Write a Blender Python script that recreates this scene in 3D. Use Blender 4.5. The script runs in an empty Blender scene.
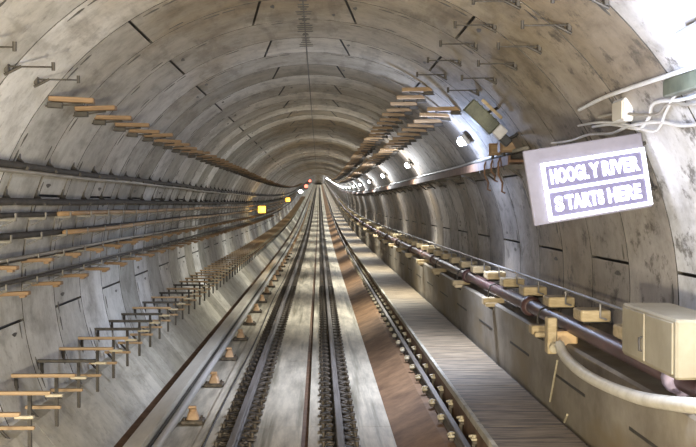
import bpy, math, random
from mathutils import Vector, Matrix
random.seed(7)
C = bpy.context.scene.collection
R, CX, CZ = 2.775, -0.10, -0.78          # bored tunnel: inner radius and axis, camera at the origin
F = 1200.0                                # focal length in pixels of the 696 wide frame
Y0, Y1 = -9.0, 640.0
RW, ROFF = 1.4, 0.45                      # ring width and first joint
PI = math.pi

def rise(y):
    """level past the camera, then a grade up, then a crest far away"""
    k, a, b = .00014, 40.0, 130.0
    if y < a: return 0.0
    if y < b: return k*(y-a)**2
    return k*(b-a)**2 + 2*k*(b-a)*(y-b) - (.00032*(y-480)**2 if y > 480 else 0)

def ray(dx, dz, gap=0.0):
    """where a line from the axis of view with this slope meets the lining"""
    r = R-gap
    a = dx*dx+dz*dz; b = -2*(dx*CX+dz*CZ); c = CX*CX+CZ*CZ-r*r
    t = (-b+math.sqrt(b*b-4*a*c))/(2*a)
    return dx*t, dz*t
def wallx(z, side, gap=0.0):
    return CX + side*math.sqrt((R-gap)**2-(z-CZ)**2)

# ------------------------------------------------------------------ mesh tools
class MB:
    def __init__(s): s.v=[]; s.f=[]; s.m=[]; s.sm=[]
    def add(s, vs, fs, mi=0, smooth=False):
        n=len(s.v); s.v+= [tuple(p) for p in vs]
        for f in fs: s.f.append([i+n for i in f]); s.m.append(mi); s.sm.append(smooth)
    def box(s, c, d, rot=None, mi=0, bev=0.0, taper=1.0):
        hx,hy,hz=[q/2 for q in d]
        b=min(bev,hx*.9,hy*.9,hz*.9)
        M = rot if rot else Matrix.Identity(3)
        c=Vector(c)
        if b<=0:
            P=[(-hx,-hy,-hz),(hx,-hy,-hz),(hx,hy,-hz),(-hx,hy,-hz),(-hx*taper,-hy*taper,hz),(hx*taper,-hy*taper,hz),(hx*taper,hy*taper,hz),(-hx*taper,hy*taper,hz)]
            s.add([c+M@Vector(p) for p in P],[(0,3,2,1),(4,5,6,7),(0,1,5,4),(1,2,6,5),(2,3,7,6),(3,0,4,7)],mi); return
        def loop(ax,ay,z):
            return [(-ax+b,-ay,z),(ax-b,-ay,z),(ax,-ay+b,z),(ax,ay-b,z),(ax-b,ay,z),(-ax+b,ay,z),(-ax,ay-b,z),(-ax,-ay+b,z)]
        L=[loop(hx-b*.6,hy-b*.6,-hz),loop(hx,hy,-hz+b),loop(hx*taper,hy*taper,hz-b),loop((hx-b*.6)*taper,(hy-b*.6)*taper,hz)]
        P=[c+M@Vector(p) for l in L for p in l]; fs=[tuple(reversed(range(8))),tuple(range(24,32))]
        for k in range(3):
            for i in range(8):
                j=(i+1)%8; fs.append((k*8+i,k*8+j,k*8+8+j,k*8+8+i))
        s.add(P,fs,mi)
    def tube(s, pts, r, n=8, mi=0, cap=True, smooth=True, squash=1.0):
        pts=[Vector(p) for p in pts]; rs = r if isinstance(r,(list,tuple)) else [r]*len(pts)
        vs=[]; up=Vector((0,0,1)); last=None
        for i,p in enumerate(pts):
            t=(pts[min(i+1,len(pts)-1)]-pts[max(i-1,0)]).normalized()
            if last is None:
                u=t.cross(up)
                if u.length<.05: u=t.cross(Vector((1,0,0)))
                u.normalize()
            else:
                u=(last-t*last.dot(t)).normalized()
            last=u; w=u.cross(t)
            for k in range(n):
                a=2*PI*k/n; vs.append(p+(u*math.cos(a)+w*math.sin(a)*squash)*rs[i])
        fs=[]
        for i in range(len(pts)-1):
            for k in range(n):
                j=(k+1)%n; fs.append((i*n+k,i*n+j,(i+1)*n+j,(i+1)*n+k))
        s.add(vs,fs,mi,smooth)
        if cap:
            e=(len(pts)-1)*n
            s.add([vs[k] for k in range(n)],[tuple(reversed(range(n)))],mi)
            s.add([vs[e+k] for k in range(n)],[tuple(range(n))],mi)
    def prof(s, P, y0, y1, mi=0, closed=True, smooth=False, origin=(0,0,0), step=None, wob=None):
        """run a cross-section (x, z) along the tunnel, following its grade"""
        ys=[y0]
        while ys[-1] < y1-1e-6:
            y=ys[-1]; st = step or (1.4 if y<60 else 2.8 if y<150 else 7.0)
            ys.append(min(y+st,y1))
        n=len(P); vs=[]
        for y in ys:
            ox,oz = wob(y) if wob else (0,0)
            for x,z in P: vs.append((x+ox-origin[0], y-origin[1], z+oz+rise(y)-origin[2]))
        fs=[]
        for i in range(len(ys)-1):
            for k in range(n if closed else n-1):
                j=(k+1)%n; fs.append((i*n+k,i*n+j,(i+1)*n+j,(i+1)*n+k))
        if closed:
            fs.append(tuple(reversed(range(n)))); e=(len(ys)-1)*n; fs.append(tuple(e+k for k in range(n)))
        s.add(vs,fs,mi,smooth)
    def mesh(s, name, mats):
        me=bpy.data.meshes.new(name); me.from_pydata(s.v,[],s.f)
        for m in (mats if isinstance(mats,(list,tuple)) else [mats]): me.materials.append(m)
        me.polygons.foreach_set('material_index',s.m); me.polygons.foreach_set('use_smooth',s.sm)
        me.update(); return me
    def build(s, name, mats, parent=None, loc=(0,0,0)):
        o=bpy.data.objects.new(name,s.mesh(name,mats)); C.objects.link(o)
        if parent: o.parent=parent
        o.location=loc; return o

def circ(x,z,r,n=8,a0=0): return [(x+r*math.cos(a0+2*PI*k/n), z+r*math.sin(a0+2*PI*k/n)) for k in range(n)]
def rect(x0,x1,z0,z1): return [(x0,z0),(x1,z0),(x1,z1),(x0,z1)]
def tag(o,label,cat,group=None):
    o['label']=label; o['category']=cat
    if group: o['group']=group
    return o
def empty(name,loc,label,cat,group=None):
    o=bpy.data.objects.new(name,None); o.empty_display_size=.1; C.objects.link(o); o.location=loc
    return tag(o,label,cat,group)
def struct(o): o['kind']='structure'; return o
def dup(root, loc, label, group=None, parts=True):
    r=root.copy(); C.objects.link(r); r.location=loc; r['label']=label
    if group: r['group']=group
    if parts:
        for ch in root.children:
            c=ch.copy(); C.objects.link(c); c.parent=r
            for g in ch.children:
                d=g.copy(); C.objects.link(d); d.parent=c
    return r
ORD=['nearest','second','third','fourth','fifth','sixth','seventh','eighth','ninth','tenth','eleventh','twelfth','thirteenth','fourteenth']

# ------------------------------------------------------------------ materials
def nt(name):
    m=bpy.data.materials.new(name); m.use_nodes=True; t=m.node_tree; t.nodes.clear()
    o=t.nodes.new('ShaderNodeOutputMaterial'); b=t.nodes.new('ShaderNodeBsdfPrincipled'); t.links.new(b.outputs[0],o.inputs[0])
    return m,t,b
def N(t,k,**kw):
    n=t.nodes.new(k)
    for a,v in kw.items(): setattr(n,a,v)
    return n
def ramp(t,fac,stops):
    r=N(t,'ShaderNodeValToRGB'); e=r.color_ramp.elements
    e[0].position,e[0].color=stops[0][0],(*stops[0][1],1); e[1].position,e[1].color=stops[-1][0],(*stops[-1][1],1)
    for p,c in stops[1:-1]: q=e.new(p); q.color=(*c,1)
    t.links.new(fac,r.inputs[0]); return r.outputs[0]
def noise(t,vec,scale,detail=4,rough=.6):
    n=N(t,'ShaderNodeTexNoise'); n.inputs['Scale'].default_value=scale; n.inputs['Detail'].default_value=detail; n.inputs['Roughness'].default_value=rough
    if vec is not None: t.links.new(vec,n.inputs['Vector'])
    return n.outputs[0]
def mapping(t,vec,sc,loc=(0,0,0)):
    m=N(t,'ShaderNodeMapping'); m.inputs['Scale'].default_value=sc; m.inputs['Location'].default_value=loc; t.links.new(vec,m.inputs[0]); return m.outputs[0]
def mix(t,fac,a,b,blend='MIX'):
    m=N(t,'ShaderNodeMix',data_type='RGBA',blend_type=blend)
    for s,v in ((0,fac),(6,a),(7,b)):
        if hasattr(v,'is_linked') or hasattr(v,'links'): t.links.new(v,m.inputs[s])
        elif s==0: m.inputs[0].default_value=v
        else: m.inputs[s].default_value=(*v,1)
    return m.outputs[2]
def bump(t,b,h,st,dist=.01):
    n=N(t,'ShaderNodeBump'); n.inputs['Strength'].default_value=st; n.inputs['Distance'].default_value=dist
    t.links.new(h,n.inputs['Height']); t.links.new(n.outputs[0],b.inputs['Normal'])
def math_(t,op,a,b=None):
    m=N(t,'ShaderNodeMath',operation=op)
    if op=='COMPARE': m.inputs[2].default_value=.1
    for i,v in enumerate((a,b)):
        if v is None: continue
        if isinstance(v,(int,float)): m.inputs[i].default_value=v
        else: t.links.new(v,m.inputs[i])
    return m.outputs[0]

def lining_material(name, tones, brown, amts, rough=.7):
    """tones: (dark, light) concrete for the left side, crown and right side; every ring is cast a little different"""
    m,t,b=nt(name); tc=N(t,'ShaderNodeTexCoord').outputs['Object']
    sx=N(t,'ShaderNodeSeparateXYZ'); t.links.new(tc,sx.inputs[0])
    ring=math_(t,'FLOOR',math_(t,'DIVIDE',math_(t,'SUBTRACT',sx.outputs[1],ROFF),RW))
    wn=N(t,'ShaderNodeTexWhiteNoise',noise_dimensions='1D'); t.links.new(ring,wn.inputs['W'])
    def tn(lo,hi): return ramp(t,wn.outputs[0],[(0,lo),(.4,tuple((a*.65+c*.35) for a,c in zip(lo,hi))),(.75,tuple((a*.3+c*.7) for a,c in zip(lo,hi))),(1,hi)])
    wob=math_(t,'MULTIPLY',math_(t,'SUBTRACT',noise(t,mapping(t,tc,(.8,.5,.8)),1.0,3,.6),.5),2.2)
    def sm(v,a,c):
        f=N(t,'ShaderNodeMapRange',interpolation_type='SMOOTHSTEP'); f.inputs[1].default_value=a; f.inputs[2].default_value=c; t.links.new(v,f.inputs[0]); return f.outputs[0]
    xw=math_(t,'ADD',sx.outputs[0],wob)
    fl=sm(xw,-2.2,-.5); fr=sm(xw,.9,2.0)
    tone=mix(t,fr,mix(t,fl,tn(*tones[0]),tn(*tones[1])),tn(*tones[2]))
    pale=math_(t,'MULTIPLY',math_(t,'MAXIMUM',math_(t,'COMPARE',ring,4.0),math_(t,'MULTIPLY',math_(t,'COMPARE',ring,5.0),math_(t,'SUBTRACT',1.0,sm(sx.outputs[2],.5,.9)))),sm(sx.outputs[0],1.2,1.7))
    tone=mix(t,pale,tone,(.66,.67,.71))                       # paler rings on the right, the near lamp's glow put into the tone
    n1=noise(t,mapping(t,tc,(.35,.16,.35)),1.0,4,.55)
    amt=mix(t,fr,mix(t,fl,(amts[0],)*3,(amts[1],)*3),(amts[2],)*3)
    c=mix(t,math_(t,'MULTIPLY',sm(n1,.40,.64),amt),tone,brown)
    n2=noise(t,mapping(t,tc,(1.3,1.1,1.3)),1.6,9,.72)
    c=mix(t,.8,c,ramp(t,n2,[(.28,(.48,.46,.43)),(.5,(.95,.95,.95)),(.72,(1.3,1.3,1.32))]),'MULTIPLY')
    n3=noise(t,tc,11,5,.7)
    c=mix(t,.5,c,ramp(t,n3,[(.3,(.45,.43,.4)),(.42,(1,1,1)),(.75,(1.12,1.12,1.1))]),'MULTIPLY')
    n4=noise(t,mapping(t,tc,(5,.7,1.2)),1.1,5,.65)
    c=mix(t,.45,c,ramp(t,n4,[(.36,(.42,.40,.36)),(.48,(1,1,1)),(.8,(1.1,1.1,1.1))]),'MULTIPLY')
    # sooty blotches, mostly on the right
    n5=noise(t,mapping(t,tc,(2.2,1.5,2.2),(3,1,7)),1.5,8,.75)
    c=mix(t,math_(t,'MULTIPLY',math_(t,'SUBTRACT',1.0,sm(n5,.36,.47)),math_(t,'ADD',.22,math_(t,'MULTIPLY',fr,.6))),c,(.07,.06,.05))
    t.links.new(c,b.inputs['Base Color']); b.inputs['Roughness'].default_value=rough
    bump(t,b,n3,.35,.012); return m

def mottled(name, lo, hi, scale=3.0, stretch=(1,1,1), rough=.6, metal=0.0, b_st=.3, lohi=(.3,.7), extra=None):
    m,t,b=nt(name); tc=N(t,'ShaderNodeTexCoord').outputs['Object']
    n=noise(t,mapping(t,tc,stretch),scale,7,.66)
    c=ramp(t,n,[(lohi[0],lo),(lohi[1],hi)])
    if extra:
        n2=noise(t,mapping(t,tc,extra[1]),extra[2],4,.6)
        f=N(t,'ShaderNodeMapRange'); f.inputs[1].default_value=extra[3]; f.inputs[2].default_value=extra[4]; t.links.new(n2,f.inputs[0])
        c=mix(t,f.outputs[0],c,extra[0])
    t.links.new(c,b.inputs['Base Color']); b.inputs['Roughness'].default_value=rough; b.inputs['Metallic'].default_value=metal
    if b_st: bump(t,b,n,b_st,.006)
    return m
def emit(name,col,st):
    m,t,b=nt(name); b.inputs['Base Color'].default_value=(*col,1); b.inputs['Emission Color'].default_value=(*col,1); b.inputs['Emission Strength'].default_value=st; return m

M_lin=lining_material('lining_concrete',(((.30,.295,.265),(.80,.80,.80)),((.23,.19,.13),(.70,.65,.56)),((.17,.15,.13),(.42,.39,.37))),(.25,.18,.09),(.35,.9,.6))  # left side tones raised to carry bounced lamp light
M_gap=mottled('joint_gasket',(.03,.028,.025),(.07,.06,.05),4)
M_pocket=mottled('pocket_shade_stain',(.05,.045,.04),(.13,.12,.10),9)  # dark tone painting the pockets' recess shade; crown stains share it
M_slab=mottled('track_slab_concrete',(.27,.235,.18),(.70,.63,.51),1.6,(3.2,.35,1),.55,0,.25,(.3,.62),((.17,.15,.10),(5,.12,1),1.3,.52,.68))
M_haunch=lining_material('haunch_concrete',(((.27,.25,.205),(.68,.64,.55)),)*3,(.25,.215,.13),(.6,.6,.6))
M_dirt=mottled('drain_floor_mud',(.13,.065,.03),(.34,.20,.105),2.6,(1,.8,1),.8,0,.6,(.3,.7))
M_plank=mottled('drain_cover_planks',(.075,.053,.032),(.36,.28,.19),2.0,(.9,6.0,1),.65,0,.5,(.36,.60))
M_rail=mottled('rail_steel',(.10,.08,.07),(.26,.24,.23),3,(9,.3,9),.6,.3,.1)
M_clip=mottled('fastener_iron',(.035,.03,.025),(.16,.13,.10),14,(1,1,1),.55,.3,.3)
M_clip_l=mottled('pale_clip',(.36,.31,.22),(.62,.56,.42),14,(1,1,1),.5,0,.3)
M_rust=mottled('rust_strip',(.09,.045,.025),(.21,.12,.07),5,(1,1,1),.75)
M_cover=mottled('third_rail_cover_grp',(.52,.48,.41),(.72,.68,.60),2,(2,.3,2),.45,0,.1)
M_cond=mottled('conductor_steel',(.34,.33,.31),(.50,.48,.46),2,(2,.2,2),.6,.1,.1)
M_ins=mottled('insulator_resin',(.40,.24,.13),(.60,.42,.26),7,(1,1,1),.5)
M_wood=mottled('sawn_timber',(.24,.155,.085),(.50,.36,.22),3,(.6,8,8),.7,0,.3)
M_wood_o=mottled('orange_timber',(.17,.105,.055),(.33,.215,.12),3,(.6,8,8),.65,0,.3)
M_block=mottled('pale_timber_block',(.36,.27,.15),(.62,.51,.33),5,(1,3,4),.6,0,.3)
M_steel=mottled('dark_galvanised_steel',(.03,.027,.023),(.085,.075,.065),9,(1,1,1),.6,.2,.2)
M_gsteel=mottled('grey_bracket_steel',(.15,.14,.12),(.30,.28,.25),9,(1,1,1),.6,.1,.1)
M_cab=mottled('black_cable_sheath',(.03,.028,.025),(.08,.07,.06),6,(1,1,1),.75,0,.1)
M_cabg=mottled('grey_cable_sheath',(.22,.20,.17),(.44,.41,.36),5,(1,.4,1),.5,0,.1)
M_cabo=mottled('orange_cable_sheath',(.30,.18,.09),(.48,.32,.18),2,(1,.5,1),.55,0,.1)
M_white=mottled('white_sheath',(.60,.60,.62),(.82,.82,.84),4,(1,1,1),.4,0,.1)
M_pipe=mottled('fire_main_paint',(.05,.022,.024),(.13,.07,.07),3,(2,.6,2),.4,0,.15)
M_mauve=mottled('mauve_reflection',(.36,.30,.46),(.52,.46,.62),4,(1,1,1),.4,0,.1)
M_hose=mottled('white_hose',(.52,.48,.40),(.76,.72,.63),5,(1,1,1),.5,0,.3)
M_beige=mottled('beige_reflection',(.22,.19,.13),(.34,.30,.22),2.2,(1,1,1),.5,0,.15)
M_tan=mottled('tan_box',(.50,.32,.15),(.70,.50,.28),3,(1,1,1),.5,0,.15)
M_rail_h=mottled('handrail_steel',(.20,.19,.19),(.42,.41,.41),5,(1,1,1),.45,.4,.1)
M_green=mottled('olive_housing',(.06,.07,.05),(.16,.17,.12),6,(1,1,1),.45,0,.2)
M_black=mottled('black_plastic',(.02,.02,.02),(.05,.05,.05),6,(1,1,1),.4,0,.1)
M_panel=mottled('sign_panel',(.15,.14,.175),(.22,.21,.25),3,(1,1,1),.45,0,.1)
M_panel_d=mottled('sign_field',(.10,.09,.16),(.15,.14,.22),3,(1,1,1),.4,0,.1)
M_lamp=emit('lamp_diffuser',(.86,.93,1.0),45)
M_led=emit('white_led',(.80,.84,1.0),2.6)
M_yel=emit('amber_lens',(1.0,.55,.05),2.2)
M_red=emit('red_lens',(1.0,.22,.14),2.0)
M_body=mottled('lamp_body',(.30,.30,.31),(.48,.48,.5),6,(1,1,1),.4,.2,.1)

# ------------------------------------------------------------------ lining: rings of bolted segments
def pt(r,th,y,):  # th degrees from the crown, positive to the right
    a=math.radians(th); return (CX+r*math.sin(a), y, CZ+r*math.cos(a)+rise(y))
mbs={'wall_left':MB(),'ceiling':MB(),'wall_right':MB()}
def which(th): return 'wall_left' if th<-52 else ('wall_right' if th>52 else 'ceiling')
G=.013; DEP=.05
def panel(a_n,b_n,a_f,b_f,y0,y1):
    """one segment between two angles at the near and the far end"""
    n=max(2,int(round((b_n-a_n)/4.0)))
    g=math.degrees(G/R)
    for i in range(n):
        u,v=i/n,(i+1)/n
        an,bn=a_n+g+(b_n-a_n-2*g)*u, a_n+g+(b_n-a_n-2*g)*v
        af,bf=a_f+g+(b_f-a_f-2*g)*u, a_f+g+(b_f-a_f-2*g)*v
        m=mbs[which((an+bn)/2)]
        q=[pt(R,an,y0),pt(R,bn,y0),pt(R,bf,y1),pt(R,af,y1)]
        # smooth normals are got by sharing edges, done later by merging
        m.add(q,[(0,1,2,3)],0,True)
        m.add([q[0],q[1],pt(R+DEP,bn,y0),pt(R+DEP,an,y0)],[(0,1,2,3)],2)
        m.add([q[3],q[2],pt(R+DEP,bf,y1),pt(R+DEP,af,y1)],[(0,1,2,3)],2)
        if i==0: m.add([q[0],q[3],pt(R+DEP,af,y1),pt(R+DEP,an,y0)],[(0,1,2,3)],2)
        if i==n-1: m.add([q[1],q[2],pt(R+DEP,bf,y1),pt(R+DEP,bn,y0)],[(0,1,2,3)],2)
def pocket(th,y,wth,wy,tilt=0):
    """a bolt pocket as a dark patch, recess shade in its colour, a few mm proud, rounded at one end"""
    m=mbs[which(th)]; P=[]
    for k in range(10):
        a=2*PI*k/10; P.append((th+wth/2*math.cos(a)+tilt*math.sin(a), y+wy/2*math.sin(a)*(1 if math.cos(a)>0 else .6)))
    m.add([pt(R-.004,t_,y_) for t_,y_ in P],[tuple(range(10))],1)
    m.add([pt(R-.004,t_,y_) for t_,y_ in P]+[pt(R+.01,t_,y_) for t_,y_ in P],[(i,(i+1)%10,10+(i+1)%10,10+i) for i in range(10)],1)
nr=int((Y1-Y0)/RW)+1; i0=int(math.floor((Y0-ROFF)/RW))
LIM=132
for i in range(i0,i0+nr):
    ya=ROFF+i*RW+G; yb=ROFF+(i+1)*RW-G
    # ring from 14.45 m is an even one, with its key in the crown
    A = (i%2==0)
    K=-1.2
    if A: J=[(-LIM,-LIM),(-72,-72),(K-8.6,K-11.6),(K+8.6,K+11.6),(66,66),(112,112),(LIM,LIM)]
    else: J=[(-LIM,-LIM),(-97,-97),(-33,-33),(31,31),(84.5,84.5),(LIM,LIM)]
    for (p,q),(r_,s_) in zip(J[:-1],J[1:]): panel(p,r_,q,s_,ya,yb)
    if -4<ya<75:
        rr=random.Random(i)
        offs = 0 if A else 9
        for k in range(-6,7):
            th=k*18+offs
            if abs(th)>118 or (A and abs(th)<12): continue
            if rr.random()<.7: pocket(th-2.0,ya+.13,3.4,.06,rr.uniform(-.3,.3))
            if rr.random()<.6: pocket(th+1.6,ya+.13,2.8,.055,rr.uniform(-.3,.3))
            if rr.random()<.25: pocket(th,yb-.16,3.2,.05,rr.uniform(-.3,.3))
        for (p,q) in J[1:-1]:
            if rr.random()<.7: pocket(p+2.2,ya+RW*.28,.9,.24)
            if rr.random()<.5: pocket(p-2.2,ya+RW*.7,.8,.2)
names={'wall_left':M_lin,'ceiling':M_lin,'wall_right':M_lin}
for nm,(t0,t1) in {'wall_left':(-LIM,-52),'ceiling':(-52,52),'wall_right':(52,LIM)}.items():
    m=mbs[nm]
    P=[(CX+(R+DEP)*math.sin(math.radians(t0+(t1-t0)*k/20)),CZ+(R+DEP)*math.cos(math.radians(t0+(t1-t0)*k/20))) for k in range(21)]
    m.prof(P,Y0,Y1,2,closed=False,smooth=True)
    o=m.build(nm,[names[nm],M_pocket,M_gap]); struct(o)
    # weld panel corners so the curved faces shade smoothly
    import bmesh
    bm=bmesh.new(); bm.from_mesh(o.data)
    bmesh.ops.remove_doubles(bm,verts=bm.verts,dist=.0004)
    for e in bm.edges:
        if len(e.link_faces)!=2 or e.calc_face_angle(0)>.6: e.smooth=False
    bm.to_mesh(o.data); bm.free()
# drip stains and sealant along the crown, beads with shape of their own
m=MB(); rr=random.Random(3)
for k in range(26):
    y=11.2+k*.16+rr.uniform(-.04,.04); L=rr.uniform(.05,.22)
    a=K; 
    q=[pt(R-.006,a-L*9,y-.025),pt(R-.006,a+L*9,y-.02),pt(R-.006,a+L*8,y+.03),pt(R-.006,a-L*8,y+.03)]
    q2=[pt(R+.01,a-L*9,y-.025),pt(R+.01,a+L*9,y-.02),pt(R+.01,a+L*8,y+.03),pt(R+.01,a-L*8,y+.03)]
    m.add(q+q2,[(0,1,2,3),(0,1,5,4),(1,2,6,5),(2,3,7,6),(3,0,4,7)],0)
m.prof([(pt(R-.005,K-.16,0)[0],pt(R-.005,K-.16,0)[2]),(pt(R-.005,K+.16,0)[0],pt(R-.005,K+.16,0)[2]),(pt(R+.02,K+.16,0)[0],pt(R+.02,K+.16,0)[2]),(pt(R+.02,K-.16,0)[0],pt(R+.02,K-.16,0)[2])],8,120)
struct(m.build('trim_1',M_pocket))

# ------------------------------------------------------------------ floor
ZF=-2.5
def floor_slab(name,P,L,mat,gap=.012,y0=Y0,y1=Y1):
    m=MB(); y=y0
    while y<y1:
        LL=L if y<160 else 42
        ye=min(y+LL,y1)
        m.prof(P,y+gap/2,ye-gap/2); y=ye
    return struct(m.build(name,mat))
floor_slab('floor',[(-.115,-2.85),(.80,-2.85),(.80,ZF),(-.115,ZF)],5.6,M_slab)
floor_slab('floor',[(-1.30,-2.85),(-.19,-2.85),(-.19,ZF),(-1.30,ZF)],5.6,M_slab)
# rusty slot between the two slabs, bed, mud-floored drain on the right, raised plank covers, haunch on the left
m=MB(); m.prof([(-.205,-2.86),(-.10,-2.86),(-.10,-2.56),(-.205,-2.56)],Y0,Y1); struct(m.build('trim_2',M_rust))
m=MB(); m.prof([(.79,-3.1),(1.62,-3.1),(1.62,-2.37),(1.25,-2.39),(1.02,-2.50),(.79,-2.60)],Y0,Y1); struct(m.build('floor',M_dirt))
m=MB(); m.prof([(-2.12,-3.0),(-1.29,-3.0),(-1.29,-2.53),(-2.12,-2.53)],Y0,Y1); struct(m.build('floor',M_slab))
ex=wallx(-2.08,1)
floor_slab('trim_3',[(1.50,-2.6),(ex-.075,-2.6),(ex-.075,-2.06),(1.50,-2.06)],1.25,M_plank,.02)
m=MB(); m.prof([(1.46,-2.10),(1.50,-2.10),(1.50,-2.035),(1.46,-2.035)],Y0,Y1); struct(m.build('trim_4',M_haunch))
m=MB(); m.prof([(1.475,-2.7),(1.502,-2.7),(1.502,-2.10),(1.475,-2.10)],Y0,Y1); struct(m.build('trim_8',M_rust))
m=MB(); m.prof([(ex-.08,-2.6),(ex+.06,-2.6),(ex+.06,-2.12),(ex-.08,-2.12)],Y0,Y1); struct(m.build('trim_5',M_cab))
# low parapet with a ledge that carries the pipe blocks; dark joint dashes cut in its face
PAR=[(2.355,-2.6),(2.31,-1.335),(2.335,-1.315),(2.70,-1.315),(2.70,-2.6)]
m=MB(); m.prof(PAR,Y0,Y1)
def parx(z): return 2.355-(z+2.6)/1.265*.045
y=10.35-2.8*6
while y<120:
    z=-1.68; xx=parx(z)
    m.prof([(xx-.004,z-.013),(xx+.01,z-.013),(xx+.01,z+.013),(xx-.004,z+.013)],y+.05,y+RW-.05,1)
    y+=2*RW
par=struct(m.build('trim_9',[mottled('parapet_concrete',(.15,.125,.095),(.36,.32,.265),1.3,(1,.8,1),.65,0,.25,(.3,.66),((.24,.19,.12),(1,.4,1),.9,.5,.65)),M_gap]))
hx=wallx(-1.90,-1)
floor_slab('trim_6',[(hx-.05,-2.9),(-2.03,-2.9),(-2.03,-2.5),(-2.50,-1.93),(hx-.05,-1.90)],2.8,M_haunch,.012)
m=MB(); m.prof([(-2.07,-2.56),(-1.94,-2.56),(-1.94,-2.47),(-2.07,-2.45)],Y0,Y1); struct(m.build('trim_7',M_rust))

# ------------------------------------------------------------------ running rails
def rail_profile(x,zt,hw=.036,h=.15,foot=.07):
    return [(x-foot,zt-h),(x+foot,zt-h),(x+foot,zt-h+.012),(x+.012,zt-h+.035),(x+.012,zt-.045),(x+hw,zt-.035),(x+hw,zt-.006),(x+hw-.008,zt),
            (x-hw+.008,zt),(x-hw,zt-.006),(x-hw,zt-.035),(x-.012,zt-.045),(x-.012,zt-h+.035),(x-foot,zt-h+.012)]
def fastener_mb(mb,ox=0,oy=0,oz=0,s=1):
    mb.box((ox+.05*s,oy,oz+.012),(.15,.17,.024),bev=.006)
    mb.tube([(ox+.03*s,oy-.05,oz+.05),(ox-.02*s,oy-.05,oz+.06),(ox-.03*s,oy,oz+.055),(ox+.05*s,oy+.03,oz+.07),(ox+.07*s,oy,oz+.04),(ox+.03*s,oy+.055,oz+.03)],.011,5)
    mb.tube([(ox+.085*s,oy,oz+.02),(ox+.085*s,oy,oz+.075)],.022,6)
def make_rail(x,zt,label,sp):
    t=empty('running_rail',(x,0,ZF),label,'rail','running rails fixed to the track slabs')
    m=MB(); m.prof(rail_profile(x,zt),Y0,Y1,origin=(x,0,ZF)); m.build('rail_bar',M_rail,t)
    m=MB(); m.prof([(x-.13,ZF-.01),(x+.13,ZF-.01),(x+.125,ZF+.018),(x-.125,ZF+.018)],Y0,Y1,origin=(x,0,ZF)); m.build('rail_pad',M_clip,t)
    for s in (-1,1):
        b=MB(); fastener_mb(b,0,0,0,s); me=b.mesh('rail_fastener',M_clip); far=MB(); n=0; y=10.6
        while y<380:
            if n<50:
                o=bpy.data.objects.new('rail_fastener',me); C.objects.link(o); o.parent=t; o.location=(s*.085,y,.018+rise(y)); n+=1
            else:
                far.box((s*.13,y,.04+rise(y)),(.13,.17,.05),bev=0)
            y+=sp
        f=far.build('rail_fastener',M_clip,t); f['kind']='stuff'
    return t
make_rail(-.87,-2.36,'left running rail with dark fasteners, beside the third rail',.5)
make_rail(.215,-2.36,'right running rail with dark fasteners, beside the muddy drain',.5)
# bar with pale clips beside the plank covers
t=empty('guard_rail',(1.385,0,-2.36),'grey steel bar with pale clips between muddy drain and planked covers','rail')
m=MB(); m.prof(rail_profile(1.385,-2.26,.032,.11,.045),Y0,Y1,origin=(1.385,0,-2.36)); m.build('rail_bar',M_rail,t)
for s in (-1,1):
    b=MB(); b.box((0,0,0),(.07,.11,.022),bev=.008); b.tube([(0,0,0),(0,0,.04)],.02,6); b.tube([(-s*.05,.02,.02),(0,.03,.03),(.03*s,0,.015)],.012,5)
    me=b.mesh('clip',M_clip_l); y=10.9 if s<0 else 11.2; n=0
    b2=MB(); b2.box((0,0,-.03),(.05,.10,.03),bev=.005); (b2.box((-.01,0,-.09),(.03,.06,.14)) if s>0 else None); me2=b2.mesh('clip_base',M_clip)
    while n<50:
        z=(-.02 if s<0 else .12)+rise(y)
        o=bpy.data.objects.new('clip',me); C.objects.link(o); o.parent=t; o.location=(s*.072,y,rise(y)+(.045 if s<0 else .15)); 
        if n<25:
            q=bpy.data.objects.new('clip_base',me2); C.objects.link(q); q.parent=o
        y+=1.0; n+=1
for k,(u,v,w_) in enumerate(((408,396,'upper'),(413,402,'lower'),(427,404,'right'))):
    Y=2.54*F/(v-203.5); b=MB(); rr=random.Random(k)
    b.tube([(-.03,0,.0),(-.015,0,.012),(.012,.005,.014),(.03,0,.0)],[.008,.026,.022,.006],7,squash=.7)
    tag(b.build('pebble',M_clip_l,loc=((u-319)/F*Y,Y,-2.53+.02)),'%s pale stone of three lying in brown mud of the drain'%w_,'stone')
# thin cable along the slab edge
m=MB(); m.prof(circ(-1.17,-2.487,.013,6),Y0,200,smooth=True,wob=lambda y:(.02*math.sin(y*.35),0)); tag(m.build('signal_cable',M_cab),'thin black cable lying on slab left of the left running rail','cable')

# third rail
t=empty('third_rail',(-1.6,0,-2.53),'third rail in pale protective cover along the left side of the track','third rail')
og=(-1.6,0,-2.53)
m=MB(); m.prof([(-1.83,-2.40),(-1.78,-2.40),(-1.78,-2.27),(-1.66,-2.26),(-1.66,-2.33),(-1.64,-2.33),(-1.64,-2.235),(-1.81,-2.245),(-1.83,-2.265)],Y0,Y1,origin=og); m.build('cover',M_cover,t)
m=MB(); m.prof(circ(-1.53,-2.30,.045,8,.3),Y0,Y1,origin=og,smooth=True); m.build('conductor',M_cond,t)
m=MB(); m.prof(rect(-1.625,-1.59,-2.46,-2.30),Y0,Y1,origin=og); m.build('gap_shade',M_cab,t)  # black strip puts the shade of the gap beside the cover into colour
ins=MB()
ins.box((0,0,.06),(.15,.17,.12),bev=.02,taper=.75); ins.tube([(0,0,.10),(0,0,.15)],.045,8); ins.box((-.12,0,.17),(.32,.05,.03),bev=.006)
me=ins.mesh('insulator',M_ins); 
foot=MB(); foot.box((0,0,.01),(.26,.26,.05),bev=.01); foot.tube([(-.09,-.09,.03),(-.09,-.09,.06)],.014,6); foot.tube([(.09,.09,.03),(.09,.09,.06)],.014,6); mef=foot.mesh('foot_plate',M_clip)
y=8.2; n=0
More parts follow.
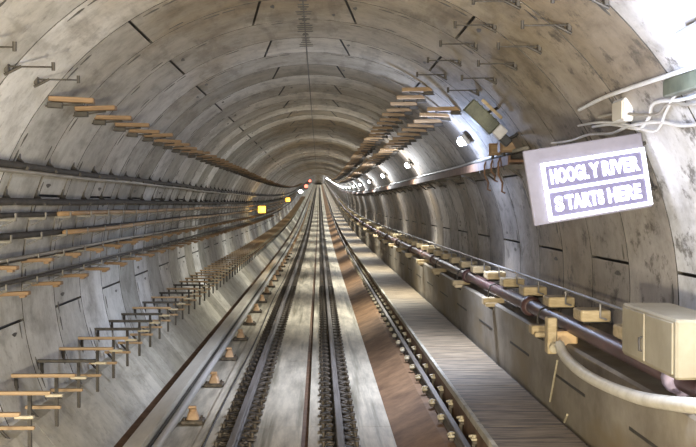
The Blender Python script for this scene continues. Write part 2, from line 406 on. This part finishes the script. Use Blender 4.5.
while y<200:
    o=bpy.data.objects.new('insulator',me); C.objects.link(o); o.parent=t; o.location=(.15,y,0.02+rise(y))
    if y<60: q=bpy.data.objects.new('foot_plate',mef); C.objects.link(q); q.parent=o
    y+=2.8

# ------------------------------------------------------------------ left: brackets carrying cables
def zc(y,dz): return rise(y)+dz
# bare walkway brackets standing on the haunch
bx=wallx(-1.55,-1)
def walk_bracket(timber):
    t=empty('walkway_bracket',(0,0,0),'','bracket')
    m=MB(); m.box((.28,0,0),(.58,.055,.03),bev=.004); m.build('upper_bar',M_wood if timber else M_steel,t)
    m=MB(); m.box((.28,0,-.285),(.32,.05,.028),bev=.004); m.build('lower_bar',M_wood,t)
    for x,z0,z1 in ((.04,-.36,0),(.40,-.46,0)):
        m=MB(); m.box((x,0,(z0+z1)/2),(.03,.03,z1-z0)); m.build('post',M_steel,t)
    m=MB(); m.tube([(.14,0,-.285),(.30,.02,-.46)],.014,5); m.tube([(.04,0,-.02),(.02,.25,-.32)],.010,5); m.build('brace',M_steel,t)
    m=MB(); m.box((.60,0,-.02),(.14,.05,.022),bev=.003); m.build('end_plate',M_clip_l,t)
    return t
protoT=walk_bracket(True); protoS=walk_bracket(False)
y=8.85; n=0
used=set()
while y<190:
    pr=protoS if n in (3,6,7,8,10,12,14) else protoT
    if n<14: lab='bare steel and timber walkway bracket on left haunch, %s from the camera'%ORD[n]; grp='walkway brackets on the left haunch'
    else: lab='distant walkway bracket on the left haunch beyond the nearest fourteen'; grp='distant walkway brackets on the left haunch'
    loc=(bx,y,rise(y)-1.55)
    if pr not in used: pr.location=loc; pr['label']=lab; pr['group']=grp; used.add(pr)
    else: dup(pr,loc,lab,grp)
    y+=1.0 if y<60 else 1.0; n+=1
# cable support struts with short arms
CZS=[.34,.03,-.10,-.29,-.50,-.72]
def cable_support():
    t=empty('cable_support',(0,0,0),'','bracket')
    for k,z in enumerate(CZS):
        xw=wallx(z,-1)+2.70
        m=MB()
        if k<2:
            m.add([(xw-.02,-.012,z+.02),(xw+.12,-.012,z-.03),(xw+.12,-.012,z-.045),(xw-.02,-.012,z-.05),(xw-.02,-.012,z+.12),(xw-.02,.02,z+.02),(xw+.12,.02,z-.03),(xw+.12,.02,z-.045),(xw-.02,.02,z-.05),(xw-.02,.02,z+.12)],
              [(0,1,2,3),(5,8,7,6),(4,1,6,9),(1,2,7,6),(2,3,8,7),(0,4,1),(5,6,9),(4,9,8,3)],0)
            m.box((xw+.02,0,z+.05),(.05,.05,.14))
        else:
            m.box((xw+.07,0,z-.045),(.18,.035,.02)); m.tube([(xw+.01,0,z-.11),(xw+.13,0,z-.055)],.005,5); m.box((xw+.155,0,z-.02),(.012,.035,.07))
        m.build('arm',M_steel if k<2 else M_gsteel,t)
    m=MB(); P=[(wallx(z,-1)+2.71,0,z) for z in [-.82+.1*i for i in range(12)]]
    m.tube(P,.007,4,smooth=False); m.build('strut',M_gsteel,t)
    return t
cs=cable_support(); y=8.2; n=0
while y<90:
    if n<14: lab='dark steel cable support with short arms on left wall, %s from the camera'%ORD[n]; grp='cable supports on the left wall'
    else: lab='distant dark cable support on left wall beyond the nearest fourteen'; grp='distant cable supports on the left wall'
    loc=(-2.70,y,rise(y))
    if n==0: cs.location=loc; cs['label']=lab; cs['group']=grp
    else: dup(cs,loc,lab,grp)
    y+=1.15; n+=1
def cable(name,x,z,r,mat,label,y0=Y0,y1=330,seed=0,amp=.012,n=7):
    m=MB(); 
    def w(y): return (0, -abs(math.sin((y-8.2)/1.15*PI))*amp + amp*.6*math.sin(y*.31+seed))
    m.prof(circ(x,z,r,n),y0,y1,smooth=True,wob=w,origin=(x,0,z),step=None)
    o=m.build(name,mat,loc=(x,0,z)); return tag(o,label,'cable')
def wl(z,g): return wallx(z,-1)+g
cable('power_cable',wl(.34,.07),.335,.034,M_cab,'thick black cable, topmost on the left wall',seed=1)
cable('power_cable',wl(.30,.10),.285,.020,M_cabg,'thin grey cable just under the topmost black cable, left wall',seed=2)
cable('power_cable',wl(.03,.08),.02,.034,M_cab,'black cable on hooks, second level down the left wall',seed=3)
cable('power_cable',wl(-.10,.06),-.105,.024,M_cab,'black cable on the upper arm tier, left wall',seed=4,y1=330)
cable('power_cable',wl(-.10,.12),-.10,.026,M_cabo,'orange-brown cable on the third tier of the left wall',seed=5,y0=12.4)
cable('power_cable',wl(-.29,.06),-.29,.032,M_cab,'black cable at the back of fourth tier, left wall',seed=6)
cable('power_cable',wl(-.29,.13),-.30,.026,M_cabo,'orange-brown cable at front of fourth tier, left wall',seed=7,y0=12.8)
cable('power_cable',wl(-.50,.05),-.51,.026,M_cab,'black cable at the back of fifth tier, left wall',seed=8)
cable('power_cable',wl(-.50,.13),-.49,.018,M_cabg,'grey cable at front of fifth tier, left wall',seed=9)
cable('power_cable',wl(-.72,.05),-.72,.024,M_cabg,'grey cable at the back of lowest tier, left wall',seed=10)
cable('power_cable',wl(-.72,.12),-.71,.020,M_cab,'black cable at the front of lowest tier, left wall',seed=11)
# timber packing boards lying on the two lowest tiers
def board(name,L,w,th,mat):
    m=MB(); m.box((0,0,0),(L,w,th),bev=.006); m.box((L*.3,0,-th*.5-.01),(.05,w*.8,.02)); return m
b=board('packing_board',.30,.10,.035,None); me=b.mesh('packing_board',M_wood_o)
n=0; y=8.9
while y<70:
    for tier,z,word in ((0,-.545,'second lowest'),(1,-.80,'lowest')):
        o=bpy.data.objects.new('packing_board',me); C.objects.link(o)
        o.location=(wallx(z,-1)+.16,y+(.45 if tier else 0),rise(y)+z); o.rotation_euler=(0,random.uniform(-.05,.05),random.uniform(-.1,.1))
        if n<6: tag(o,'orange timber board on %s cable tier of left wall, %s from camera'%(word,ORD[n]),'board','timber boards on the %s cable tier'%word)
        else: tag(o,'distant orange timber board on %s cable tier of left wall'%word,'board','distant timber boards on the %s cable tier'%word)
    y+=1.35; n+=1

# ------------------------------------------------------------------ projecting timber strips, both haunches of the arch
def strip_row(dx,dz,ystart,yend,sp,length,mat,side,where,thick=.055,wid=.10,tier=None):
    x,z=ray(dx,dz); s=side
    t=empty('timber_bracket',(0,0,0),'','bracket')
    m=MB(); m.box((-s*(length/2),0,0),(length,wid,thick),bev=.006); m.build('timber_strip',mat,t)
    m=MB(); m.box((-s*.05,0,-thick*.5-.03),(.13,.06,.05),bev=.006); m.tube([(s*.03,0,-.02-thick),(-s*length*.75,0,-thick*.5-.008)],.009,5); m.build('steel_lug',M_steel,t)
    y=ystart; n=0
    while y<yend:
        if n<12: lab='brown timber strip on %s, %s from the camera'%(where,ORD[n]); g='timber strips on %s'%where
        else: lab='distant brown timber strip on %s beyond the nearest twelve'%where; g='distant timber strips on %s'%where
        loc=(x+random.uniform(-.02,.02),y,rise(y)+z)
        if n==0: t.location=loc; t['label']=lab; t['group']=g; o=t
        else: o=dup(t,loc,lab,g)
        o.rotation_euler=(random.uniform(-.05,.05),random.uniform(-.05,.05),random.uniform(-.06,.06))
        y+=sp; n+=1
strip_row(-1,.385,10.3,150,1.12,.38,M_wood_o,-1,'left shoulder of the tunnel',.042,.13)
strip_row(1,1.02,15.8,150,1.15,.40,M_wood,1,'upper row, right shoulder of the tunnel',.05,.12)
strip_row(1,.68,15.6,150,1.15,.42,M_wood,1,'lower row, right shoulder of the tunnel',.05,.12)
def rod_row(dx,dz,ys,side,where):
    x,z=ray(dx,dz); first=None
    for n,y in enumerate(ys):
        lab='thin dark steel rod on %s, %s from the camera'%(where,ORD[n])
        if first is None:
            t=empty('bracket_rod',(x,y,rise(y)+z),lab,'rod','thin rods on %s'%where)
            m=MB(); m.tube([(side*.03,0,0),(-side*.33,0,-.005)],.007,6); m.build('rod',M_steel,t)
            m=MB(); m.box((-side*.0,0,0),(.03,.07,.09),bev=.005); m.tube([(side*.02,0,-.06),(-side*.10,0,0)],.012,5); m.build('wall_plate',M_steel,t)
            m=MB(); m.tube([(-side*.33,0,-.03),(-side*.33,0,.03)],.014,6); m.build('end_stop',M_steel,t)
            first=t
        else: dup(first,(x,y,rise(y)+z),lab)
rod_row(1,.715,[7.4,8.5,9.65,10.85,12.1,13.4],1,'lower row of the right shoulder')
rod_row(1,1.02,[7.6,8.9,10.1,11.3,12.6,14.0],1,'upper row of the right shoulder')
rod_row(-1,.44,[7.6,8.7,9.6],-1,'left shoulder')

# ------------------------------------------------------------------ lamps
LX,LZ=ray(1,.435,.10)
ang=math.atan2(CX-LX,CZ-LZ)   # towards the axis
def lamp():
    t=empty('wall_lamp',(0,0,0),'','lamp')
    nx,nz=(CX-LX)/math.hypot(CX-LX,CZ-LZ),(CZ-LZ)/math.hypot(CX-LX,CZ-LZ)
    rot=Matrix.Rotation(math.atan2(nx,nz),3,'Y')
    m=MB(); m.box((-nx*.02,0,-nz*.02),(.16,.42,.06),rot=rot,bev=.012); m.build('housing',M_body,t)
    m=MB(); m.box((nx*.035,0,nz*.035),(.11,.36,.05),rot=rot,bev=.018,taper=.85); m.build('diffuser',M_lamp,t)
    m=MB(); m.box((-nx*.07,0,-nz*.07),(.05,.12,.08),rot=rot); m.build('mounting_foot',M_steel,t)
    return t,(nx,nz)
lt,(nx,nz)=lamp(); y=6.4; n=0
while y<330:
    if n<9: lab='bluish white wall lamp on right side, %s from the camera'%ORD[n]; g='lamps along the right wall'
    else: lab='distant white wall lamp on the right near the vanishing point'; g='distant lamps along the right wall'
    loc=(LX,y,rise(y)+LZ)
    if n==0: lt.location=loc; lt['label']=lab; lt['group']=g
    else: dup(lt,loc,lab,g)
    y+=10.3; n+=1
def add_point(name,loc,e,col,r=.1):
    l=bpy.data.lights.new(name,'POINT'); l.energy=e; l.color=col; l.shadow_soft_size=r
    o=bpy.data.objects.new(name,l); C.objects.link(o); o.location=loc; return o
def spot(name,loc,tgt,e,col,size,blend,r):
    l=bpy.data.lights.new(name,'SPOT'); l.energy=e; l.color=col; l.spot_size=math.radians(size); l.spot_blend=blend; l.shadow_soft_size=r
    o=bpy.data.objects.new(name,l); C.objects.link(o); o.location=loc
    o.rotation_euler=(Vector(tgt)-Vector(loc)).to_track_quat('-Z','Y').to_euler(); return o
y=6.4-10.3*1
while y<600:
    p=(LX+nx*.30,y,rise(y)+LZ+nz*.30)
    spot('lamp_light',p,(p[0]-1.25,y,p[2]-3.3),(500 if y>10 else 230),((.97,.97,.86) if y>18 else (.74,.82,1.0)),124,.75,.07)
    add_point('lamp_glow',(LX+nx*.42,y,rise(y)+LZ+nz*.42),62 if y>10 else 75,((.90,.92,.95) if y>18 else (.55,.68,1.0)),.1)
    y+=10.3
# amber marker lamps, left
t=None
for n,(yy,lab) in enumerate(((48,'amber marker lamp on left wall, nearer and larger one'),(88,'amber marker lamp on left wall, second from the camera'))):
    loc=(-2.28,yy,rise(yy)-(.25 if n==0 else .05))
    if t is None:
        t=empty('marker_lamp',loc,lab,'lamp','amber marker lamps on the left wall')
        m=MB(); m.box((0,.05,0),(.30,.08,.30),bev=.02); m.build('housing',M_steel,t)
        m=MB(); m.box((0,-.01,0),(.30,.05,.27),bev=.02); m.build('lens',M_yel,t)
        m=MB(); m.box((-.24,.05,0),(.30,.04,.05)); m.build('mounting_arm',M_steel,t)
    else: dup(t,loc,lab)
    add_point('marker_light',(loc[0]+.05,yy-.25,loc[2]),14,(1,.62,.15))
loc=(-2.28,150,rise(150)-.15)
t=empty('signal_lamp',loc,'small white signal lamp, left wall, beyond the amber ones','lamp')
m=MB(); m.tube([(0,.1,0),(0,0,0)],.26,12); m.build('housing',M_steel,t)
m=MB(); m.tube([(0,-.01,0),(0,-.08,0)],[.22,.16],12); m.build('lens',M_lamp,t)
for k,(yy,zz) in enumerate(((205,-.16),(290,.2))):
    t=empty('signal_lamp',(-2.2,yy,rise(yy)+zz),'small red signal light far down the left side, %s'%('nearer of two' if k==0 else 'farther of two'),'lamp')
    m=MB(); m.box((0,.12,0),(.6,.1,.9),bev=.05); m.build('housing',M_steel,t)
    m=MB(); m.tube([(0,.06,.1),(0,-.02,.1)],.32,12); m.build('lens',M_red,t)

# ------------------------------------------------------------------ right wall: cable tray under the lamps
tz=.50; tx=wallx(tz,1)
t=empty('cable_tray',(tx,13.6,tz),'brown cable tray full of dark cables under the right wall lamps','cable tray')
og=(tx,13.6,tz)
m=MB(); m.prof([(tx-.20,tz-.03),(tx+.02,tz-.03),(tx+.02,tz),(tx-.185,tz),(tx-.185,tz+.05),(tx-.20,tz+.05)],13.6,330,origin=og); m.build('tray',M_rust,t)
m=MB(); m.prof(rect(tx-.215,tx-.20,tz-.06,tz+.045),13.6,330,origin=og); m.build('lip_board',M_rust,t)
for k in range(30):
    yy=14+k*2.1; m=MB(); m.box((-.09,yy-13.6,rise(yy)-.07),(.22,.04,.05)); m.tube([(0.02,yy-13.6,rise(yy)-.20),(-.17,yy-13.6,rise(yy)-.06)],.013,5); m.build('support_arm',M_steel,t)
def rcable(x,z,r,mat,label,y0,y1,amp=.01,seed=0,loc0=None):
    m=MB(); m.prof(circ(x,z,r,7),y0,y1,smooth=True,origin=(x,0,z),wob=lambda y:(amp*.6*math.sin(y*.9+seed),amp*math.sin(y*.55+seed*2)))
    return tag(m.build('tray_cable',mat,loc=(x,0,z)),label,'cable')
rcable(tx-.14,tz+.035,.030,M_cab,'black cable at the outer edge of the right cable tray',13,330,.006,1)
rcable(tx-.07,tz+.04,.036,M_cab,'black cable at the back of the right cable tray',13,330,.006,2)
rcable(tx-.10,tz+.10,.026,M_cabg,'grey cable lying on top of the right cable tray',13,330,.006,3)
for k,(yy,w) in enumerate(((14.0,.22),(14.9,.18))):
    t=empty('junction_box',(tx-.14,yy,rise(yy)+tz+.17),'pinkish brown junction box on end of right cable tray, %s one'%('nearer' if k==0 else 'farther'),'junction box')
    m=MB(); m.box((0,0,0),(.24,w,.15),bev=.012); m.build('body',M_wood_o,t)
    m=MB(); m.box((0,-w/2-.006,0),(.18,.012,.10),bev=.003); m.build('lid',M_wood,t)
    m=MB(); m.tube([(-.06,0,-.07),(-.06,0,-.12)],.02,6); m.tube([(.05,0,-.07),(.05,0,-.12)],.02,6); m.build('cable_gland',M_cab,t)
# loose dark leads hanging from the tray end
for k,(yy,dx_,L) in enumerate(((14.2,-.02,.34),(15.4,-.02,.30),(14.8,-.01,.20))):
    z0=rise(yy)+tz-.02; x0=tx-.215
    m=MB(); m.tube([(0,0,.06),(-.02,0,.0),(-.015,.02,-L*.4),(.03,.0,-L*.7),(.02,-.02,-L),(.06,-.01,-L*1.05)],.012,6)
    tag(m.build('hanging_lead',M_rust,loc=(x0,yy,z0)),['rusty lead hanging from near end of right cable tray','rusty lead hanging farthest along the right cable tray','short rusty lead between two longer ones on right tray'][k],'cable')

# equipment box high on the right wall
ey=13.2; exx,ezz=(484-319)/F*ey,(203.5-117)/F*ey
t=empty('loudspeaker',(exx,ey,ezz),'olive box with bright strip bracketed high on right wall','loudspeaker')
rot=Matrix.Rotation(math.radians(43),3,'Y')
m=MB(); m.box((-.03,0,0),(.40,.16,.17),rot=rot,bev=.015); 
for k in range(5): m.box(rot@Vector((-.17+k*.07,-.085,.0)),(.02,.02,.14),rot=rot)
m.build('housing',M_green,t)
m=MB(); m.box(rot@Vector((-.0,-.07,.115)),(.30,.05,.035),rot=rot,bev=.008); m.build('bright_strip',M_block,t)
m=MB(); m.box(rot@Vector((.24,0,-.0)),(.12,.13,.13),rot=rot,bev=.01); m.build('terminal_box',M_white,t)
m=MB(); m.box(rot@Vector((.35,.02,-.02)),(.12,.09,.10),rot=rot,bev=.01); m.tube([rot@Vector((.35,.02,-.02)),(.36,.03,-.20),(.42,.02,-.12)],.02,6); m.build('wall_plug',M_black,t)
m=MB(); m.tube([(0,.05,.03),(.28,.06,.16)],.018,6); m.build('mounting_arm',M_steel,t)

# ------------------------------------------------------------------ sign
sy=8.6; sc=F/sy
sxp,szp=(598-319)/sc,(203.5-184)/sc+0
t=empty('led_sign',(sxp,sy,szp),'grey panel sign with glowing white lettering in two framed rows on right wall','sign')
SR=Matrix.Rotation(math.radians(-9.0),4,'Y')@Matrix.Rotation(math.radians(8),4,'Z')
t.rotation_euler=SR.to_euler()
W,H=.765,.392
m=MB(); m.box((-.05,.03,.045),(W+.14,.03,H+.15),bev=.006); m.build('panel',M_panel,t)
m=MB(); m.box((0,.008,0),(W,.016,H),bev=.003); m.build('display_face',M_panel_d,t)
m=MB(); fw=.026
for z in (-H/2,H/2,.003): m.box((0,-.006,z),(W+fw,.014,fw if z!=.003 else fw*.9))
for x in (-W/2,W/2): m.box((x,-.006,0),(fw,.0139,H))
m.build('light_border',M_led,t)
def text(words,zc_,h):
    """one row of lettering: (word, start, end) as fractions of the frame"""
    V=[];Fc=[]
    for body,u0,u1 in words:
        cu=bpy.data.curves.new('lettering','FONT'); cu.body=body; cu.extrude=.006; cu.offset=.042; cu.size=1; cu.space_character=1.1
        o=bpy.data.objects.new('tmp',cu); C.objects.link(o)
        dg=bpy.context.evaluated_depsgraph_get(); dg.update()
        me=bpy.data.meshes.new_from_object(o.evaluated_get(dg)); bpy.data.objects.remove(o)
        xs=[v.co.x for v in me.vertices]; zs=[v.co.y for v in me.vertices]
        ax,bx_,az,bz=min(xs),max(xs),min(zs),max(zs); x0,x1=-W/2+u0*W,-W/2+u1*W; n=len(V)
        for v in me.vertices:
            x,yy,z=v.co
            V.append((x0+(x-ax)/(bx_-ax)*(x1-x0), -.004-(.008 if z>0 else 0), zc_+((yy-az)/(bz-az)-.5)*h))
        Fc+=[[i+n for i in p.vertices] for p in me.polygons]
    me=bpy.data.meshes.new('lettering'); me.from_pydata(V,[],Fc); me.materials.append(M_led)
    q=bpy.data.objects.new('lettering',me); C.objects.link(q); q.parent=t
    return q
text([('HOOGL',.06,.435),('Y',.45,.545),('RIVER',.575,.945)],H*.262,.108)
text([('S',.065,.145),('TARTS',.17,.545),('HERE',.59,.92)],-H*.245,.108)
m=MB(); m.tube([(W/2-.05,.05,.2),(W/2+.12,.08,.26)],.014,6); m.tube([(W/2-.05,.05,-.1),(W/2+.12,.14,-.1)],.014,6); m.build('hanger',M_steel,t)

# ------------------------------------------------------------------ near right: white conduit and looped cables
def along(points, gap=.03):
    """points: (slope of the sight line, Y) along the wall"""
    out=[]
    for s,y in points:
        x,z=ray(1,s,gap); out.append((x,y,z+rise(y)))
    return out
def smoothpts(P,k=4):
    P=[Vector(p) for p in P]; Q=[P[0]+(P[0]-P[1])]+P+[P[-1]+(P[-1]-P[-2])]; out=[]
    for i in range(1,len(Q)-2):
        for j in range(k):
            u=j/k; a,b,c,d=Q[i-1],Q[i],Q[i+1],Q[i+2]
            out.append(.5*((2*b)+(c-a)*u+(2*a-5*b+4*c-d)*u*u+(3*b-a-3*c+d)*u**3))
    out.append(P[-1]); return out
def loose(name,pts,r,mat,label,cat='cable'):
    P=smoothpts(pts); o0=P[0]; m=MB(); m.tube([p-o0 for p in P],r,8)
    return tag(m.build(name,mat,loc=o0),label,cat)
loose('conduit',along([(.36,9.9),(.372,9.0),(.372,8.3),(.37,7.9),(.365,6.9),(.36,5.0),(.36,2.0)],.035),.016,M_white,'white conduit running up the right wall below the nearest lamp')
loose('loose_cable',along([(.28,9.8),(.27,9.2),(.235,8.6),(.26,8.2),(.30,7.9),(.285,7.2),(.30,6.0),(.3,3.)],.04),.013,M_white,'white loose cable sagging in shallow loop above the sign')
loose('loose_cable',along([(.30,10.2),(.29,9.5),(.265,8.9),(.225,8.4),(.22,8.1),(.27,7.7),(.31,7.3),(.325,6.6),(.33,4.)],.05),.010,M_white,'white loose cable with deepest loop, just above sign corner')
loose('loose_cable',along([(.31,9.4),(.30,8.8),(.275,8.3),(.265,7.9),(.285,7.6),(.262,7.1),(.26,6.3),(.26,4.)],.05),.011,M_cabg,'grey loose cable tangled among the white ones above the sign')
loose('loose_cable',along([(.26,11.6),(.25,10.8),(.255,10.0),(.24,9.3),(.25,8.7),(.24,8.0),(.21,7.4),(.22,6.),(.22,4.)],.05),.012,M_white,'white loose cable lowest of those above the sign')
x,z=ray(1,.325,.02); yy=7.0
t=empty('cable_duct',(x,7.0,rise(7.0)+z),'short olive brown cable duct on right wall under white conduit','cable duct')
m=MB(); m.box((-.02,-.4,0),(.07,1.8,.11),bev=.01); m.build('duct_body',M_green,t)
m=MB(); m.box((-.02,-.4,.065),(.085,1.82,.016),bev=.003); m.build('duct_lid',M_cabg,t)
x,z=ray(1,.305,.03)
t=empty('junction_box',(x,8.75,rise(8.75)+z),'pale junction box on the right wall beside the looped white cables','junction box')
m=MB(); m.box((0,0,0),(.07,.34,.17),bev=.012); m.build('body',M_white,t)
m=MB(); m.box((-.04,0,0),(.012,.28,.13),bev=.003); m.build('lid',M_cover,t)

# ------------------------------------------------------------------ right lower wall: handrail, blocks, fire main
hz=-.875; hxr=2.50
t=empty('handrail',(hxr,7,hz),'thin steel handrail along the right wall above the fire main','handrail')
og=(hxr,7,hz)
m=MB(); m.prof(circ(hxr,hz,.016,7),3,200,smooth=True,origin=og); m.build('rail_tube',M_rail_h,t)
s_=m=MB(); m.prof(circ(hxr,hz,.024,8),4,9.0,smooth=True,origin=og); q=m.build('sleeve',M_white,t); q['label']='white sleeve on the handrail'
for k in range(36):
    yy=7.6+k*1.5; m=MB(); m.tube([(0,yy-7,rise(yy)),(0,yy-7,rise(yy)-.14),(.06,yy-7,rise(yy)-.16)],.010,5); m.build('post',M_rail_h,t)
pz,px_=-1.155,2.385
def rblock(kind):
    t=empty('timber_block',(0,0,0),'','block')
    if kind==0:
        m=MB(); m.box((0,0,0),(.27,.34,.10),bev=.012); m.build('block',M_block,t)
        m=MB(); m.box((.05,0,-.065),(.26,.05,.03)); m.build('support_arm',M_steel,t)
    else:
        m=MB(); m.box((-.02,0,-.02),(.28,.20,.09),bev=.012); m.box((-.06,-.13,-.06),(.16,.10,.05),bev=.008); m.build('block',M_block,t)
        m=MB(); m.box((.10,0,-.085),(.32,.06,.04)); m.tube([(.2,0,-.24),(-.08,0,-.1)],.014,5); m.build('support_arm',M_steel,t)
        m=MB()
        m.tube([(-.08,0,.02),(-.085,0,.10),(-.05,0,.185),(.03,0,.21),(.10,0,.17),(.12,0,.08)],.011,5); m.build('pipe_clamp',M_steel,t)
    return t
b0=rblock(0); y=9.3; n=0
while y<150:
    loc=(2.47,y,rise(y)-1.005)
    lab='pale timber block under the right handrail, %s from camera'%ORD[n] if n<12 else 'distant pale timber block under right handrail beyond nearest twelve'
    g='timber blocks under the handrail' if n<12 else 'distant timber blocks under the handrail'
    if n==0: b0.location=loc; b0['label']=lab; b0['group']=g
    else: dup(b0,loc,lab,g)
    y+=1.5; n+=1
b1=rblock(1); y=15.9; n=0; ys=[12.3]+[15.9+3.6*i for i in range(32)]
for y in ys:
    loc=(2.335,y,rise(y)-1.275)
    lab='pale timber saddle block under dark fire main, %s from camera'%ORD[n] if n<12 else 'distant pale saddle block under dark fire main beyond nearest twelve'
    g='saddle blocks under the fire main' if n<12 else 'distant saddle blocks under the fire main'
    if n==0: b1.location=loc; b1['label']=lab; b1['group']=g
    else: dup(b1,loc,lab,g)
    n+=1
t=empty('fire_main',(px_,6,pz),'dark red-brown fire main pipe running along the right wall','pipe')
m=MB(); m.prof(circ(px_,pz,.073,12),3,330,smooth=True,origin=(px_,6,pz)); m.build('pipe',M_pipe,t)
for k in range(16):
    yy=7.85+k*5.6; m=MB(); m.tube([(0,yy-6-.09,rise(yy)),(0,yy-6-.07,rise(yy)),(0,yy-6+.07,rise(yy)),(0,yy-6+.09,rise(yy))],[.085,.112,.112,.085],14)
    q=m.build('coupling',M_mauve if k==0 else M_pipe,t)  # nearest coupling's mauve stands in for a cab window reflection
    if k==0: q['label']='mauve coupling in place of a cab window reflection, near end'
# beige block in place of a cab window reflection; tan box beside it
t=empty('reflection_block',(2.30,8.1,-.93),'beige block in place of a cab window reflection, right wall at picture edge','reflection')
m=MB(); m.box((.06,-.15,.03),(.34,1.3,.37),bev=.015); m.build('body',M_beige,t)
m=MB(); m.box((-.115,.18,.03),(.014,.56,.32),bev=.004); m.build('reflection_face',M_beige,t)
m=MB(); m.box((-.115,-.45,.03),(.014,.60,.32),bev=.004); m.build('reflection_face',M_beige,t)
m=MB(); m.tube([(-.13,-.10,-.06),(-.15,-.10,-.06),(-.15,-.10,.03),(-.13,-.10,.03)],.008,5); m.build('reflection_bar',M_steel,t)
t=empty('hose_box',(2.30,11.3,-1.30),'tan box on right wall where the white hose begins','box')
m=MB(); m.box((.0,0,0),(.26,.22,.20),bev=.015); m.build('body',M_tan,t)
m=MB(); m.box((-.115,-.06,.06),(.09,.16,.34),bev=.012); m.build('side_plate',M_block,t)
m=MB(); m.tube([(-.10,-.10,-.03),(-.10,-.18,-.05)],.05,10); m.build('hose_socket',M_clip_l,t)
def px(u,v,Y): return ((u-319)/F*Y,Y,(203.5-v)/F*Y)
loose('hose',[px(561,346,10.8),px(567,358,10.5),px(583,373,9.85),px(606,386,9.1),px(640,399,8.2),px(672,405,7.5),px(700,408,6.9),px(740,412,6.25),px(800,425,5.4)],.048,M_hose,'thick white hose sagging along the lower right wall','hose')
# pale sealant run down the wall by the hose box
for (u0,v0,u1,v1,Y,lb) in ((554,352,545,398,12.3,'longer'),(572,408,569,418,11.6,'shorter')):
    x0,_,z0=px(u0,v0,Y); x1,_,z1=px(u1,v1,Y)
    P=[]
    for k in range(6):
        zz=z0+(z1-z0)*k/5; P.append((parx(zz)-.010,Y+(-.75+.09*k if lb=='longer' else -.45+.03*k),zz))
    m=MB(); o0=Vector(P[0]); m.tube([Vector(p)-o0 for p in P],.012,5); tag(m.build('wall_conduit',M_clip_l,loc=o0),'%s pale vertical conduit on lower right wall under the hose'%lb,'conduit')

# ------------------------------------------------------------------ lights: the train's own headlamps and an added fill
spot('headlamp_light',(-.95,-.2,-1.2),(-.6,30,-1.0),1700,(1,.89,.66),100,.8,.12)
spot('headlamp_light',(.75,-.2,-1.2),(.4,30,-1.0),1700,(1,.89,.66),100,.8,.12)
add_point('fill_light',(-.3,-2.2,.5),160,(1,.93,.82),.4)  # added general fill behind the camera, no lamp seen there
w=bpy.data.worlds.new('World'); bpy.context.scene.world=w; w.use_nodes=True
w.node_tree.nodes['Background'].inputs[0].default_value=(.5,.47,.42,1); w.node_tree.nodes['Background'].inputs[1].default_value=.03

# ------------------------------------------------------------------ camera
cam=bpy.data.cameras.new('camera'); co=bpy.data.objects.new('camera',cam); C.objects.link(co); bpy.context.scene.camera=co
cam.sensor_width=36; cam.lens=F/696*36; cam.clip_start=.05; cam.clip_end=1000
yaw=math.atan((348-319)/F); pitch=math.atan((223.5-203.5)/F)
co.rotation_euler=(PI/2-pitch,0,-yaw)
sc_=bpy.context.scene
sc_.view_settings.view_transform='Standard'; sc_.view_settings.look='None'; sc_.view_settings.gamma=1
sc_.view_settings.exposure=0.62
